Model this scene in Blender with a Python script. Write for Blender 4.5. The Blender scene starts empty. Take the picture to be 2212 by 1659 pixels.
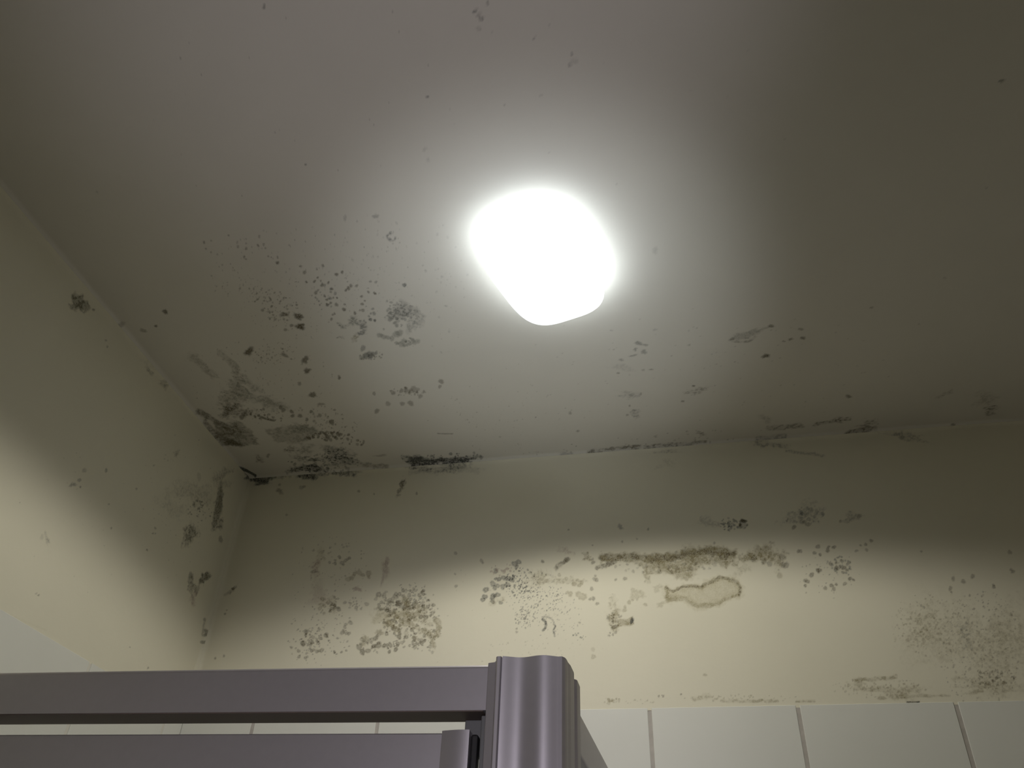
import bpy, bmesh, math, random
import numpy as np
from mathutils import Vector, Matrix

C = bpy.context.scene.collection
scene = bpy.context.scene

# ------------------------------------------------------------------ camera
H = 2.5                                    # ceiling height
CAM = np.array([0.9711, -1.5102, 1.5103])
FWD = np.array([-0.1773, 0.7705, 0.6122])
RGT = np.array([0.98, 0.1951, 0.0383])
UPV = np.array([0.09, -0.6068, 0.7897])
FPX = 1781.9                               # focal length in pixels of a 2212 x 1659 frame
cam_data = bpy.data.cameras.new('camera')
cam_data.sensor_fit = 'HORIZONTAL'
cam_data.sensor_width = 36.0
cam_data.lens = 36.0 * FPX / 2212.0
cam_data.clip_start = 0.02
cam = bpy.data.objects.new('camera', cam_data)
C.objects.link(cam)
m = Matrix.Identity(4)
for i in range(3):
    m[i][0], m[i][1], m[i][2], m[i][3] = RGT[i], UPV[i], -FWD[i], CAM[i]
cam.matrix_world = m
scene.camera = cam

# ------------------------------------------------------------------ view, world, lights
scene.view_settings.view_transform = 'Standard'
scene.view_settings.look = 'None'
scene.view_settings.gamma = 1.0
scene.view_settings.exposure = 0.0
world = bpy.data.worlds.new('world')
scene.world = world
world.use_nodes = True
world.node_tree.nodes['Background'].inputs[0].default_value = (0.6, 0.6, 0.7, 1)
world.node_tree.nodes['Background'].inputs[1].default_value = 0.02

LAMP = (0.8035, -0.594)                   # ceiling lamp, on the ceiling
LAMP_H = 0.062
BEAM_W = 12.2
BEAM_DEG = 157
BEAM_BLEND = 0.23
DIFFUSER_STRENGTH = 1.45
HALO_GLOW = 5.2


def add_light(name, kind, loc, energy, color, **kw):
    d = bpy.data.lights.new(name, kind)
    d.energy = energy
    d.color = color
    for k, v in kw.items():
        setattr(d, k, v)
    o = bpy.data.objects.new(name, d)
    o.location = loc
    C.objects.link(o)
    return o


# light beam of the lamp's LEDs: a wide downward cone, the fitting tipped a little to the right
beam = add_light('ceiling_lamp_beam', 'SPOT', (LAMP[0], LAMP[1], H - LAMP_H - 0.012), BEAM_W, (1.0, 0.96, 0.86),
          spot_size=math.radians(BEAM_DEG), spot_blend=BEAM_BLEND, shadow_soft_size=0.035)
beam.rotation_euler = (0, math.radians(-2.5), 0)
# two added cool fill spots near the camera, unseen, to brighten the ceiling
up = add_light('ceiling_fill', 'SPOT', (1.02, -1.42, 1.22), 9.0, (0.95, 0.87, 1.0),
               spot_size=math.radians(47), spot_blend=1.0, shadow_soft_size=0.07)
up2 = add_light('ceiling_fill', 'SPOT', (0.98, -1.42, 1.24), 26.0, (0.93, 0.97, 1.0),
                spot_size=math.radians(32), spot_blend=1.0, shadow_soft_size=0.07)
up2.rotation_euler = (Vector((0.77, -0.48, 2.5)) - Vector(up2.location)).to_track_quat('-Z', 'Y').to_euler()
front_fill = add_light('front_fill_spot', 'SPOT', (1.15, -2.45, 1.62), 34.0, (0.95, 0.90, 1.0),  # added fill from behind the camera for the shower frame, no fixture
                       spot_size=math.radians(34), spot_blend=1.0, shadow_soft_size=0.12)
front_fill.rotation_euler = (Vector((0.72, -0.74, 1.62)) - Vector(front_fill.location)).to_track_quat('-Z', 'Y').to_euler()
up.rotation_euler = (Vector((0.72, -1.06, 2.5)) - Vector(up.location)).to_track_quat('-Z', 'Y').to_euler()


# ------------------------------------------------------------------ pixel -> point on a plane of the room
def ray(px, py):
    return FWD + RGT * ((px - 1106.0) / FPX) - UPV * ((py - 829.5) / FPX)


def on_plane(px, py, axis, value):
    d = ray(px, py)
    return CAM + d * ((value - CAM[axis]) / d[axis])


# ------------------------------------------------------------------ helpers
def tag(o, label=None, cat=None, group=None, kind=None):
    if label: o['label'] = label
    if cat: o['category'] = cat
    if group: o['group'] = group
    if kind: o['kind'] = kind
    return o


def obj(name, bm, mat, parent=None, smooth=False):
    me = bpy.data.meshes.new(name)
    bm.to_mesh(me); bm.free()
    me.materials.append(mat)
    if smooth:
        for p in me.polygons: p.use_smooth = True
    o = bpy.data.objects.new(name, me)
    C.objects.link(o)
    if parent:
        o.parent = parent
        o.matrix_parent_inverse = Matrix.Translation(-parent.location)
    return o


def empty(name, loc):
    o = bpy.data.objects.new(name, None)
    o.location = loc
    o.empty_display_size = 0.05
    C.objects.link(o)
    return o


def box(bm, lo, hi, bevel=0.0, seg=2):
    vs = [bm.verts.new((x, y, z)) for z in (lo[2], hi[2]) for y in (lo[1], hi[1]) for x in (lo[0], hi[0])]
    f = [(0, 2, 3, 1), (4, 5, 7, 6), (0, 1, 5, 4), (2, 6, 7, 3), (0, 4, 6, 2), (1, 3, 7, 5)]
    fs = [bm.faces.new([vs[i] for i in q]) for q in f]
    if bevel:
        es = list({e for fc in fs for e in fc.edges})
        bmesh.ops.bevel(bm, geom=es, offset=bevel, segments=seg, affect='EDGES', profile=0.5)
    return vs


def bar(bm, a, b, nrm, z0, z1, depth, bevel=0.0, seg=3, top_only=False):
    """box whose face runs from a to b (xy), thickened by depth along nrm (xy), from z0 to z1"""
    a = Vector((a[0], a[1], 0)); b = Vector((b[0], b[1], 0)); n = Vector((nrm[0], nrm[1], 0)).normalized() * depth
    v = [bm.verts.new((p.x, p.y, z)) for z in (z0, z1) for p in (a, b, b + n, a + n)]
    f = [(3, 2, 1, 0), (4, 5, 6, 7), (0, 1, 5, 4), (1, 2, 6, 5), (2, 3, 7, 6), (3, 0, 4, 7)]
    fs = [bm.faces.new([v[i] for i in q]) for q in f]
    bmesh.ops.recalc_face_normals(bm, faces=fs)
    if bevel:
        es = list({e for fc in fs for e in fc.edges if not top_only or all(w.co.z > z1 - 1e-6 for w in e.verts)})
        bmesh.ops.bevel(bm, geom=es, offset=bevel, segments=seg, affect='EDGES', profile=0.5)


def extrude_profile(bm, pts, z0, z1):
    lo = [bm.verts.new((x, y, z0)) for x, y in pts]
    hi = [bm.verts.new((x, y, z1)) for x, y in pts]
    n = len(pts)
    fs = [bm.faces.new((lo[i], lo[(i + 1) % n], hi[(i + 1) % n], hi[i])) for i in range(n)]
    fs.append(bm.faces.new(lo)); fs.append(bm.faces.new(hi))
    bmesh.ops.recalc_face_normals(bm, faces=fs)


def new_mat(name):
    mt = bpy.data.materials.new(name)
    mt.use_nodes = True
    nt = mt.node_tree
    return mt, nt, nt.nodes['Principled BSDF']


def mat_simple(name, col, rough=0.5, metal=0.0, spec=0.5, noise=0.0, scale=40.0, bump=0.0, bscale=200.0, aniso=0.0):
    mt, nt, b = new_mat(name)
    b.inputs['Base Color'].default_value = (*col, 1)
    b.inputs['Roughness'].default_value = rough
    b.inputs['Metallic'].default_value = metal
    b.inputs['Specular IOR Level'].default_value = spec
    tc = nt.nodes.new('ShaderNodeTexCoord')
    if noise:
        n = nt.nodes.new('ShaderNodeTexNoise'); n.inputs['Scale'].default_value = scale
        n.inputs['Detail'].default_value = 4
        nt.links.new(tc.outputs['Object'], n.inputs['Vector'])
        mx = nt.nodes.new('ShaderNodeMix'); mx.data_type = 'RGBA'
        mx.inputs[6].default_value = (*[c * (1 - noise) for c in col], 1)
        mx.inputs[7].default_value = (*[min(1, c * (1 + noise)) for c in col], 1)
        nt.links.new(n.outputs[0], mx.inputs[0])
        nt.links.new(mx.outputs[2], b.inputs['Base Color'])
    if bump:
        n2 = nt.nodes.new('ShaderNodeTexNoise'); n2.inputs['Scale'].default_value = bscale
        n2.inputs['Detail'].default_value = 3
        nt.links.new(tc.outputs['Object'], n2.inputs['Vector'])
        bp = nt.nodes.new('ShaderNodeBump'); bp.inputs['Strength'].default_value = bump
        bp.inputs['Distance'].default_value = 0.002
        nt.links.new(n2.outputs[0], bp.inputs['Height'])
        nt.links.new(bp.outputs[0], b.inputs['Normal'])
    return mt


def mat_paint(name, col):
    """matt emulsion over plaster; mould growth (attribute 'mould': colour + cover) lies on top"""
    mt, nt, b = new_mat(name)
    b.inputs['Roughness'].default_value = 0.75
    b.inputs['Specular IOR Level'].default_value = 0.25
    tc = nt.nodes.new('ShaderNodeTexCoord')
    big = nt.nodes.new('ShaderNodeTexNoise'); big.inputs['Scale'].default_value = 5; big.inputs['Detail'].default_value = 5
    nt.links.new(tc.outputs['Object'], big.inputs['Vector'])
    base = nt.nodes.new('ShaderNodeMix'); base.data_type = 'RGBA'
    base.inputs[6].default_value = (*[c * 0.95 for c in col], 1)
    base.inputs[7].default_value = (*[c * 1.05 for c in col], 1)
    nt.links.new(big.outputs[0], base.inputs[0])
    at = nt.nodes.new('ShaderNodeAttribute'); at.attribute_name = 'mould'
    fine = nt.nodes.new('ShaderNodeTexNoise'); fine.inputs['Scale'].default_value = 420; fine.inputs['Detail'].default_value = 3
    nt.links.new(tc.outputs['Object'], fine.inputs['Vector'])
    mr = nt.nodes.new('ShaderNodeMapRange')
    mr.inputs['From Min'].default_value = 0.3; mr.inputs['From Max'].default_value = 0.7
    mr.inputs['To Min'].default_value = 0.65; mr.inputs['To Max'].default_value = 1.25
    nt.links.new(fine.outputs[0], mr.inputs['Value'])
    mul = nt.nodes.new('ShaderNodeMath'); mul.operation = 'MULTIPLY'; mul.use_clamp = True
    nt.links.new(at.outputs['Alpha'], mul.inputs[0]); nt.links.new(mr.outputs[0], mul.inputs[1])
    mx = nt.nodes.new('ShaderNodeMix'); mx.data_type = 'RGBA'
    nt.links.new(mul.outputs[0], mx.inputs[0])
    nt.links.new(base.outputs[2], mx.inputs[6]); nt.links.new(at.outputs['Color'], mx.inputs[7])
    nt.links.new(mx.outputs[2], b.inputs['Base Color'])
    n2 = nt.nodes.new('ShaderNodeTexNoise'); n2.inputs['Scale'].default_value = 60; n2.inputs['Detail'].default_value = 6
    nt.links.new(tc.outputs['Object'], n2.inputs['Vector'])
    bp = nt.nodes.new('ShaderNodeBump'); bp.inputs['Strength'].default_value = 0.18; bp.inputs['Distance'].default_value = 0.002
    nt.links.new(n2.outputs[0], bp.inputs['Height'])
    nt.links.new(bp.outputs[0], b.inputs['Normal'])
    return mt


M_CEIL = mat_paint('ceiling_paint', (0.77, 0.745, 0.68))
M_WALL = mat_paint('wall_paint', (0.79, 0.757, 0.615))
M_TILE = mat_simple('glazed_tile', (0.77, 0.775, 0.72), rough=0.25, spec=0.5, noise=0.03, scale=8, bump=0.03, bscale=15)
M_GROUT = mat_simple('grout', (0.49, 0.46, 0.42), rough=0.9, noise=0.25, scale=60)
M_PALE = mat_simple('pale_grout', (0.74, 0.72, 0.64), rough=0.8, noise=0.04, scale=60)
M_ALU = mat_simple('satin_aluminium', (0.50, 0.475, 0.50), rough=0.4, metal=0.65, noise=0.04, scale=120, bump=0.02, bscale=600)
M_POST = mat_simple('matt_aluminium', (0.47, 0.445, 0.47), rough=0.47, metal=0.6, noise=0.04, scale=120)
M_RUBBER = mat_simple('black_rubber', (0.02, 0.02, 0.02), rough=0.6)
M_SHADE = mat_simple('underside_shade_brown', (0.17, 0.125, 0.105), rough=0.55)  # shade below the front rail, put into the colour
M_PLASTIC = mat_simple('grey_plastic', (0.16, 0.16, 0.16), rough=0.5)
M_FLOOR = mat_simple('floor_tile', (0.20, 0.17, 0.145), rough=0.5, noise=0.06, scale=6)
M_PLAIN = mat_simple('plain_wall_paint', (0.74, 0.71, 0.62), rough=0.8, noise=0.02, scale=5)
M_BASE = mat_simple('lamp_base_white', (0.8, 0.8, 0.8), rough=0.5)
M_GLASS, nt, b = new_mat('shower_glass')
b.inputs['Base Color'].default_value = (0.93, 0.97, 0.95, 1)
b.inputs['Roughness'].default_value = 0.03
b.inputs['Transmission Weight'].default_value = 1.0
b.inputs['IOR'].default_value = 1.45
M_HALO, nt, b = new_mat('added_halo_glow')
b.inputs['Base Color'].default_value = (0.9, 0.9, 0.9, 1)
b.inputs['Emission Color'].default_value = (0.84, 0.93, 1.0, 1)
b.inputs['Emission Strength'].default_value = HALO_GLOW
M_DIFF, nt, b = new_mat('lit_diffuser')
b.inputs['Base Color'].default_value = (0.9, 0.9, 0.9, 1)
b.inputs['Emission Color'].default_value = (0.93, 0.98, 1.0, 1)
b.inputs['Emission Strength'].default_value = DIFFUSER_STRENGTH


# ------------------------------------------------------------------ mould painting on a wall surface
def lattice(ix, iy, seed):
    h = (ix.astype(np.int64) * 374761393 + iy.astype(np.int64) * 668265263 + seed * 1442695041) & 0x7fffffff
    h = ((h ^ (h >> 13)) * 1274126177) & 0x7fffffff
    return ((h ^ (h >> 16)) & 0xffff) / 65535.0


def vnoise(x, y, scale, seed=0, octaves=3):
    out = 0.0; amp = 1.0; tot = 0.0
    for k in range(octaves):
        X = x * scale + 17.3 * k; Y = y * scale - 9.1 * k
        ix = np.floor(X); iy = np.floor(Y); fx = X - ix; fy = Y - iy
        fx = fx * fx * (3 - 2 * fx); fy = fy * fy * (3 - 2 * fy)
        a = lattice(ix, iy, seed + k); b_ = lattice(ix + 1, iy, seed + k)
        c = lattice(ix, iy + 1, seed + k); d = lattice(ix + 1, iy + 1, seed + k)
        out = out + amp * ((a * (1 - fx) + b_ * fx) * (1 - fy) + (c * (1 - fx) + d * fx) * fy)
        tot += amp; amp *= 0.55; scale *= 2.1
    return out / tot


def sstep(a, b_, v):
    t = np.clip((v - a) / (b_ - a), 0, 1)
    return t * t * (3 - 2 * t)


TONES = {'k': (0.055, 0.058, 0.055),       # black green
         'g': (0.10, 0.105, 0.095),        # grey
         'o': (0.25, 0.21, 0.10),        # olive brown
         'e': (0.15, 0.14, 0.095),       # dull olive
         'b': (0.11, 0.09, 0.05),       # dark brown
         'y': (0.36, 0.31, 0.15),          # ochre
         'p': (0.28, 0.17, 0.14),          # pinkish brown
         'v': (0.14, 0.15, 0.12)}          # grey green
rng = np.random.default_rng(11)


class Surface:
    """a flat wall as a grid of points; mould is laid on it in wall coordinates"""

    def __init__(self, axis, value, ga, gb):
        self.axis, self.value = axis, value
        self.ax = [k for k in range(3) if k != axis]
        self.a, self.b = ga, gb
        self.rgb = np.zeros((len(ga), len(gb), 3), np.float32)
        self.al = np.zeros((len(ga), len(gb)), np.float32)

    def uv(self, px, py):
        p = on_plane(px, py, self.axis, self.value)
        return np.array([p[self.ax[0]], p[self.ax[1]]])

    def frame(self, px, py):
        o = self.uv(px, py)
        return o, np.stack([self.uv(px + 1, py) - o, self.uv(px, py + 1) - o], 1)     # metres per pixel

    def window(self, lo, hi):
        i0, i1 = np.searchsorted(self.a, [lo[0], hi[0]]); j0, j1 = np.searchsorted(self.b, [lo[1], hi[1]])
        return max(i0 - 1, 0), min(i1 + 1, len(self.a)), max(j0 - 1, 0), min(j1 + 1, len(self.b))

    def lay(self, sl, cover, tone):
        i0, i1, j0, j1 = sl
        c = np.clip(cover, 0, 1)
        A = self.al[i0:i1, j0:j1]; R = self.rgb[i0:i1, j0:j1]
        n = c + A * (1 - c)
        t = np.array(TONES[tone], np.float32)
        R[:] = np.where(n[..., None] > 1e-5, (t * c[..., None] + R * (A * (1 - c))[..., None]) / np.maximum(n, 1e-5)[..., None], R)
        A[:] = n

    def spot(self, px, py, rx, ry=None, alpha=0.5, tone='b', ang=0.0, rough=0.25, soft=0.35, ring=0.0, speckle=0.0, sscale=260.0):
        """one irregular mould colony"""
        ry = ry or rx
        o, J = self.frame(px, py)
        ca, sa = math.cos(math.radians(ang)), math.sin(math.radians(ang))
        D = J @ np.array([[ca * rx, -sa * ry], [sa * rx, ca * ry]])
        ext = np.abs(D).sum(1) * 1.45 + 1e-4
        sl = self.window(o - ext, o + ext)
        i0, i1, j0, j1 = sl
        if i1 - i0 < 1 or j1 - j0 < 1: return
        X, Y = np.meshgrid(self.a[i0:i1], self.b[j0:j1], indexing='ij')
        I = np.linalg.inv(D)
        u = I[0, 0] * (X - o[0]) + I[0, 1] * (Y - o[1]); v = I[1, 0] * (X - o[0]) + I[1, 1] * (Y - o[1])
        d = np.hypot(u, v); th = np.arctan2(v, u)
        ph = rng.uniform(0, 6.28, 4)
        wob = sum(np.sin(k * th + ph[i]) / (i + 1.3) for i, k in enumerate((2, 3, 5, 8)))
        d = d / (1 + rough * 0.55 * wob)
        if rough > 0.3: d = d + (vnoise(X, Y, 160, int(ph[0] * 90), 3) - 0.5) * rough * 1.4
        cov = alpha * (1 - sstep(1 - soft, 1 + soft * 0.5, d))
        if ring: cov = cov * (1 - ring + ring * sstep(0.3, 0.85, d))
        if speckle: cov = cov * (1 - speckle + speckle * 1.5 * sstep(0.45, 0.62, vnoise(X, Y, sscale, int(ph[1] * 77), 3)))
        self.lay(sl, cov, tone)

    def stroke(self, pts, w, alpha=0.5, tone='b', rough=0.5, speckle=0.3, sscale=230.0):
        """mould along a crack or a tide line"""
        P = np.array([self.uv(*q) for q in pts]); J = self.frame(*pts[len(pts) // 2])[1]
        wm = w * math.sqrt(abs(np.linalg.det(J)))
        sl = self.window(P.min(0) - wm * 2.5, P.max(0) + wm * 2.5); i0, i1, j0, j1 = sl
        X, Y = np.meshgrid(self.a[i0:i1], self.b[j0:j1], indexing='ij')
        Ji = np.linalg.inv(J)
        best = np.full(X.shape, 1e9)
        sd = int(rng.integers(999))
        dx = (vnoise(X, Y, 90, sd, 3) - 0.5) * wm * 2 * rough; dy = (vnoise(X, Y, 90, sd + 50, 3) - 0.5) * wm * 2 * rough
        for p, q in zip(P[:-1], P[1:]):
            p2 = Ji @ (p - P[0]); q2 = Ji @ (q - P[0]); e = q2 - p2
            ux = Ji[0, 0] * (X + dx - P[0][0]) + Ji[0, 1] * (Y + dy - P[0][1]); uy = Ji[1, 0] * (X + dx - P[0][0]) + Ji[1, 1] * (Y + dy - P[0][1])
            t = np.clip(((ux - p2[0]) * e[0] + (uy - p2[1]) * e[1]) / max(e @ e, 1e-9), 0, 1)
            best = np.minimum(best, np.hypot(ux - p2[0] - t * e[0], uy - p2[1] - t * e[1]))
        cov = alpha * (1 - sstep(0.45, 1.15, best / w))
        if speckle: cov = cov * (1 - speckle + speckle * 1.4 * sstep(0.42, 0.62, vnoise(X, Y, sscale, sd + 99, 3)))
        self.lay(sl, cov, tone)

    def area(self, pts, alpha=0.4, tone='o', soft=6.0, speckle=0.3, sscale=160.0):
        """stain with an outline of its own"""
        P = np.array([self.uv(*q) for q in pts]); cxy = np.mean(np.array(pts, float), 0)
        J = self.frame(*cxy)[1]; Ji = np.linalg.inv(J)
        sm = soft * 2 * np.abs(J).sum(1)
        sl = self.window(P.min(0) - sm, P.max(0) + sm); i0, i1, j0, j1 = sl
        X, Y = np.meshgrid(self.a[i0:i1], self.b[j0:j1], indexing='ij')
        sd = int(rng.integers(999))
        U = Ji[0, 0] * (X - P[0][0]) + Ji[0, 1] * (Y - P[0][1]) + (vnoise(X, Y, 70, sd, 3) - .5) * soft * 2.2
        V = Ji[1, 0] * (X - P[0][0]) + Ji[1, 1] * (Y - P[0][1]) + (vnoise(X, Y, 70, sd + 9, 3) - .5) * soft * 2.2
        Q = [Ji @ (p - P[0]) for p in P]
        ins = np.zeros(X.shape, bool); best = np.full(X.shape, 1e9)
        for p, q in zip(Q, Q[1:] + Q[:1]):
            e = q - p
            t = np.clip(((U - p[0]) * e[0] + (V - p[1]) * e[1]) / max(e @ e, 1e-9), 0, 1)
            best = np.minimum(best, np.hypot(U - p[0] - t * e[0], V - p[1] - t * e[1]))
            cr = (p[1] > V) != (q[1] > V)
            with np.errstate(divide='ignore', invalid='ignore'):
                ins ^= cr & (U < (q[0] - p[0]) * (V - p[1]) / (q[1] - p[1] + 1e-12) + p[0])
        sdv = np.where(ins, best, -best)
        cov = alpha * sstep(-soft * .5, soft * .5, sdv)
        if speckle: cov = cov * (1 - speckle + speckle * 1.4 * sstep(0.4, 0.62, vnoise(X, Y, sscale, sd + 31, 3)))
        self.lay(sl, cov, tone)

    def cluster(self, px, py, rx, ry, n, r0, r1, a0, a1, tone='b', ang=0.0, ring=0.0, edge=False, rough=0.3):
        """many separate dots scattered over an ellipse"""
        ca, sa = math.cos(math.radians(ang)), math.sin(math.radians(ang))
        for _ in range(n):
            t = rng.uniform(0, 6.283)
            rr = rng.uniform(0.75, 1.05) if edge else 1.15 * rng.random() ** 0.62
            x, y = rr * rx * math.cos(t), rr * ry * math.sin(t)
            r = r0 + (r1 - r0) * rng.random() ** 2
            self.spot(px + ca * x - sa * y, py + sa * x + ca * y, r, r * rng.uniform(0.7, 1.1),
                      rng.uniform(a0, a1), tone, rng.uniform(0, 180), rough, 0.38, ring)

    def dots(self, pts, r, alpha, tone='b', ring=0.0, jit=0.3, rough=0.3):
        for x, y in pts:
            k = r * rng.uniform(1 - jit, 1 + jit)
            self.spot(x, y, k, k * rng.uniform(0.75, 1.1), alpha * rng.uniform(0.8, 1.15), tone, rng.uniform(0, 180), rough, 0.4, ring)

    def build(self, name, mat, flip=False, wave=0.0012, fillet=0.013, inward=1, edges=()):
        na, nb = len(self.a), len(self.b)
        X, Y = np.meshgrid(self.a, self.b, indexing='ij')
        W = (vnoise(X + 5, Y + 5, 3.1, 5, 2) - 0.5) * 2 * wave
        dm = fillet * (1 - math.sqrt(0.5))              # plaster rounds into the next wall
        for which, at in edges:
            d = np.abs((X if which == 0 else Y) - at)
            off = fillet - np.sqrt(np.clip(fillet ** 2 - np.clip(fillet - d, 0, fillet) ** 2, 0, None))
            W = W * sstep(0, 0.05, d) + inward * np.minimum(off, dm)
        co = np.zeros((na, nb, 3), np.float32)
        co[..., self.ax[0]] = X; co[..., self.ax[1]] = Y; co[..., self.axis] = self.value + W
        i = np.arange(na * nb).reshape(na, nb)
        q = np.stack([i[:-1, :-1], i[1:, :-1], i[1:, 1:], i[:-1, 1:]], -1).reshape(-1, 4)
        if flip: q = q[:, ::-1]
        me = bpy.data.meshes.new(name)
        me.vertices.add(na * nb); me.vertices.foreach_set('co', co.ravel())
        me.loops.add(q.size); me.loops.foreach_set('vertex_index', np.ascontiguousarray(q, dtype=np.int32).ravel())
        me.polygons.add(len(q)); me.polygons.foreach_set('loop_start', np.arange(0, q.size, 4, dtype=np.int32))
        me.polygons.foreach_set('use_smooth', np.ones(len(q), bool))
        me.update(calc_edges=True)
        at = me.attributes.new('mould', 'FLOAT_COLOR', 'POINT')
        at.data.foreach_set('color', np.concatenate([self.rgb, self.al[..., None]], -1).astype(np.float32).ravel())
        me.materials.append(mat)
        o = bpy.data.objects.new(name, me)
        C.objects.link(o)
        return o


def grid(*runs):
    """runs of (start, stop, step) joined into one sorted coordinate list"""
    g = np.unique(np.round(np.concatenate([np.append(np.arange(a, b_, s), b_) for a, b_, s in runs]), 5))
    return g[np.append(True, np.diff(g) > 2e-4)]


ROOM_X, ROOM_Y = 2.1, -2.6
TILE_TOP = 1.9573
ceil = Surface(2, H, grid((0, 0.72, 0.0016), (0.72, 1.75, 0.0028), (1.75, ROOM_X, 0.05)),
               grid((ROOM_Y, -1.2, 0.05), (-1.2, -0.62, 0.003), (-0.62, 0, 0.0017)))
back = Surface(1, 0.0, grid((0, 1.62, 0.0015), (1.62, ROOM_X, 0.05)), grid((TILE_TOP - .004, H, 0.0015)))
left = Surface(0, 0.0, grid((ROOM_Y, -0.85, 0.05), (-0.85, 0, 0.0018)), grid((TILE_TOP - .004, H, 0.0018)))

# ---- ceiling: above the corner and beside the lamp
for x, y, rx, ry, a in [(537, 760, 11, 9, .85), (614, 766, 9, 5, .6), (659, 777, 8, 8, .75), (663, 801, 8, 6, .8), (644, 683, 10, 8, .85),
                        (649, 705, 9, 9, .9), (614, 679, 9, 6, .65), (733, 815, 4, 4, .75), (599, 568, 3.4, 3.4, .75), (675, 853, 8, 7, .75),
                        (647, 829, 5, 4, .5), (694, 873, 8, 4, .45), (357, 673, 7, 5, .8), (337, 704, 3.5, 3, .85), (309, 714, 8, 5, .45), (261, 700, 9, 5, .4)]:
    ceil.spot(x, y, rx, ry, a, 'b', rng.uniform(-20, 20), 0.45, 0.5)
z = [(920, 535), (1050, 558), (950, 585), (1097, 530), (1055, 625), (1080, 650), (965, 660), (1030, 655), (1090, 685), (1140, 665), (1170, 715),
     (1160, 740), (1040, 745), (1205, 600), (1250, 582), (1110, 770), (1130, 800), (1210, 785), (1160, 825), (1130, 838), (1180, 785), (1205, 840),
     (1270, 838), (1265, 878), (1352, 908), (1190, 912), (1175, 920), (1165, 955), (1405, 775), (1410, 835), (1430, 810), (1460, 740), (1320, 690),
     (1300, 710), (1280, 725), (1365, 690), (1510, 750), (1390, 885), (1415, 885)]
ceil.dots([(400 + x / 3.687, 430 + y / 3.687) for x, y in z], 3.4, .6, 'b')
ceil.cluster(700, 640, 26, 26, 26, 1.5, 4, .3, .6, 'g')
z = [(150, 345), (205, 330), (345, 290), (415, 345), (420, 380), (485, 355), (485, 395), (625, 362), (470, 460), (485, 478), (205, 425), (255, 437),
     (485, 320), (580, 370), (590, 300), (165, 395), (735, 465), (660, 455), (685, 462), (640, 395)]
ceil.dots([(400 + x / 3.687, 430 + y / 3.687) for x, y in z], 2.6, .5, 'b')
ceil.cluster(500, 600, 40, 30, 40, .8, 1.8, .25, .5, 'b')
ceil.cluster(600, 655, 50, 24, 70, 1, 3.4, .3, .65, 'b', 20)
ceil.cluster(555, 632, 42, 18, 45, .9, 2.2, .25, .5, 'b', 10)
ceil.cluster(600, 690, 34, 14, 30, 1.2, 4.5, .3, .6, 'b', 30)
ceil.cluster(590, 768, 42, 26, 70, .9, 2.4, .25, .6, 'b')
ceil.cluster(640, 610, 160, 110, 260, .8, 1.8, .15, .4, 'g')
ceil.cluster(820, 580, 90, 110, 140, .8, 2.2, .12, .3, 'g')
ceil.cluster(560, 830, 140, 90, 160, .8, 1.8, .2, .45, 'b')
for x, y, rx, ry, a, t in [(739, 704, 10, 6, .5, 'v'), (764, 692, 14, 8, .55, 'v'), (785, 704, 9, 13, .5, 'g'), (780, 719, 10, 6, .5, 'g'),
                           (766, 731, 9, 7, .45, 'o'), (732, 728, 4, 3, .55, 'b'), (740, 729, 4, 3, .4, 'b'), (755, 700, 6, 5, .4, 'v')]:
    ceil.spot(x, y, rx, ry, a, t, rng.uniform(-30, 30), .6, .4, 0, .55)
ceil.spot(870, 672, 34, 17, .5, 'g', 10, .5, .4, 0, .45)
ceil.spot(903, 690, 13, 24, .33, 'g', 0, .5, .5, 0, .5)
ceil.spot(884, 706, 9, 14, .3, 'g', 0, .5, .5, 0, .5)
ceil.cluster(870, 680, 36, 24, 60, 1.5, 4, .2, .45, 'g')
ceil.dots([(837, 671), (842, 675), (849, 686), (857, 688), (843, 690), (857, 703), (853, 697)], 4.5, .5, 'g')
ceil.dots([(820, 724), (828, 727), (838, 729), (847, 731), (858, 742), (866, 744), (874, 746), (885, 742), (895, 740), (902, 737), (872, 738), (856, 722), (863, 719)], 6, .4, 'v')
ceil.cluster(880, 738, 24, 9, 30, 1.5, 4, .2, .4, 'v')
ceil.dots([(800, 690), (809.5, 692)], 4.5, .7, 'k')
ceil.dots([(801, 677), (808, 677), (805, 667), (829, 711), (845, 653), (836, 650), (797, 683), (812, 609), (800, 608), (875, 615), (873, 616)], 3.4, .5, 'g')
ceil.spot(811, 467, 8, 4, .38, 'g'); ceil.spot(745, 471, 4, 7, .25, 'g')
ceil.cluster(846, 511, 10, 9, 14, 2, 4, .3, .5, 'g', edge=True)
ceil.dots([(783, 772), (791, 768), (799, 766), (807, 764), (813, 762), (800, 770), (784, 752)], 6, .5, 'g')
ceil.cluster(800, 768, 26, 8, 22, 1.2, 3, .3, .5, 'b')
ceil.dots([(849, 848), (867, 844), (877, 842), (893, 840), (902, 841), (908, 856), (887, 871), (869, 872), (838, 872), (885, 846)], 5.5, .42, 'b')
ceil.cluster(880, 846, 36, 8, 28, 1.2, 3.5, .25, .5, 'b')
ceil.dots([(950, 835), (953, 824), (814, 888), (808, 850)], 5, .45, 'b')
ceil.stroke([(415, 770), (437, 790), (462, 812)], 10, .32, 'e', .7, .5)
ceil.stroke([(476, 764), (495, 780), (512, 800)], 9, .36, 'e', .7, .5)
ceil.spot(515, 830, 26, 18, .55, 'e', 30, .8, .6, 0, .45)
ceil.spot(497, 858, 22, 22, .5, 'e', 10, .8, .6, 0, .45)
ceil.spot(494, 884, 22, 13, .75, 'b', 0, .8, .6, 0, .35)
ceil.spot(520, 890, 18, 16, .5, 'b', 0, .9, .6, 0, .5)
ceil.spot(565, 865, 46, 15, .4, 'v', 22, .7, .6, 0, .5)
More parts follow.
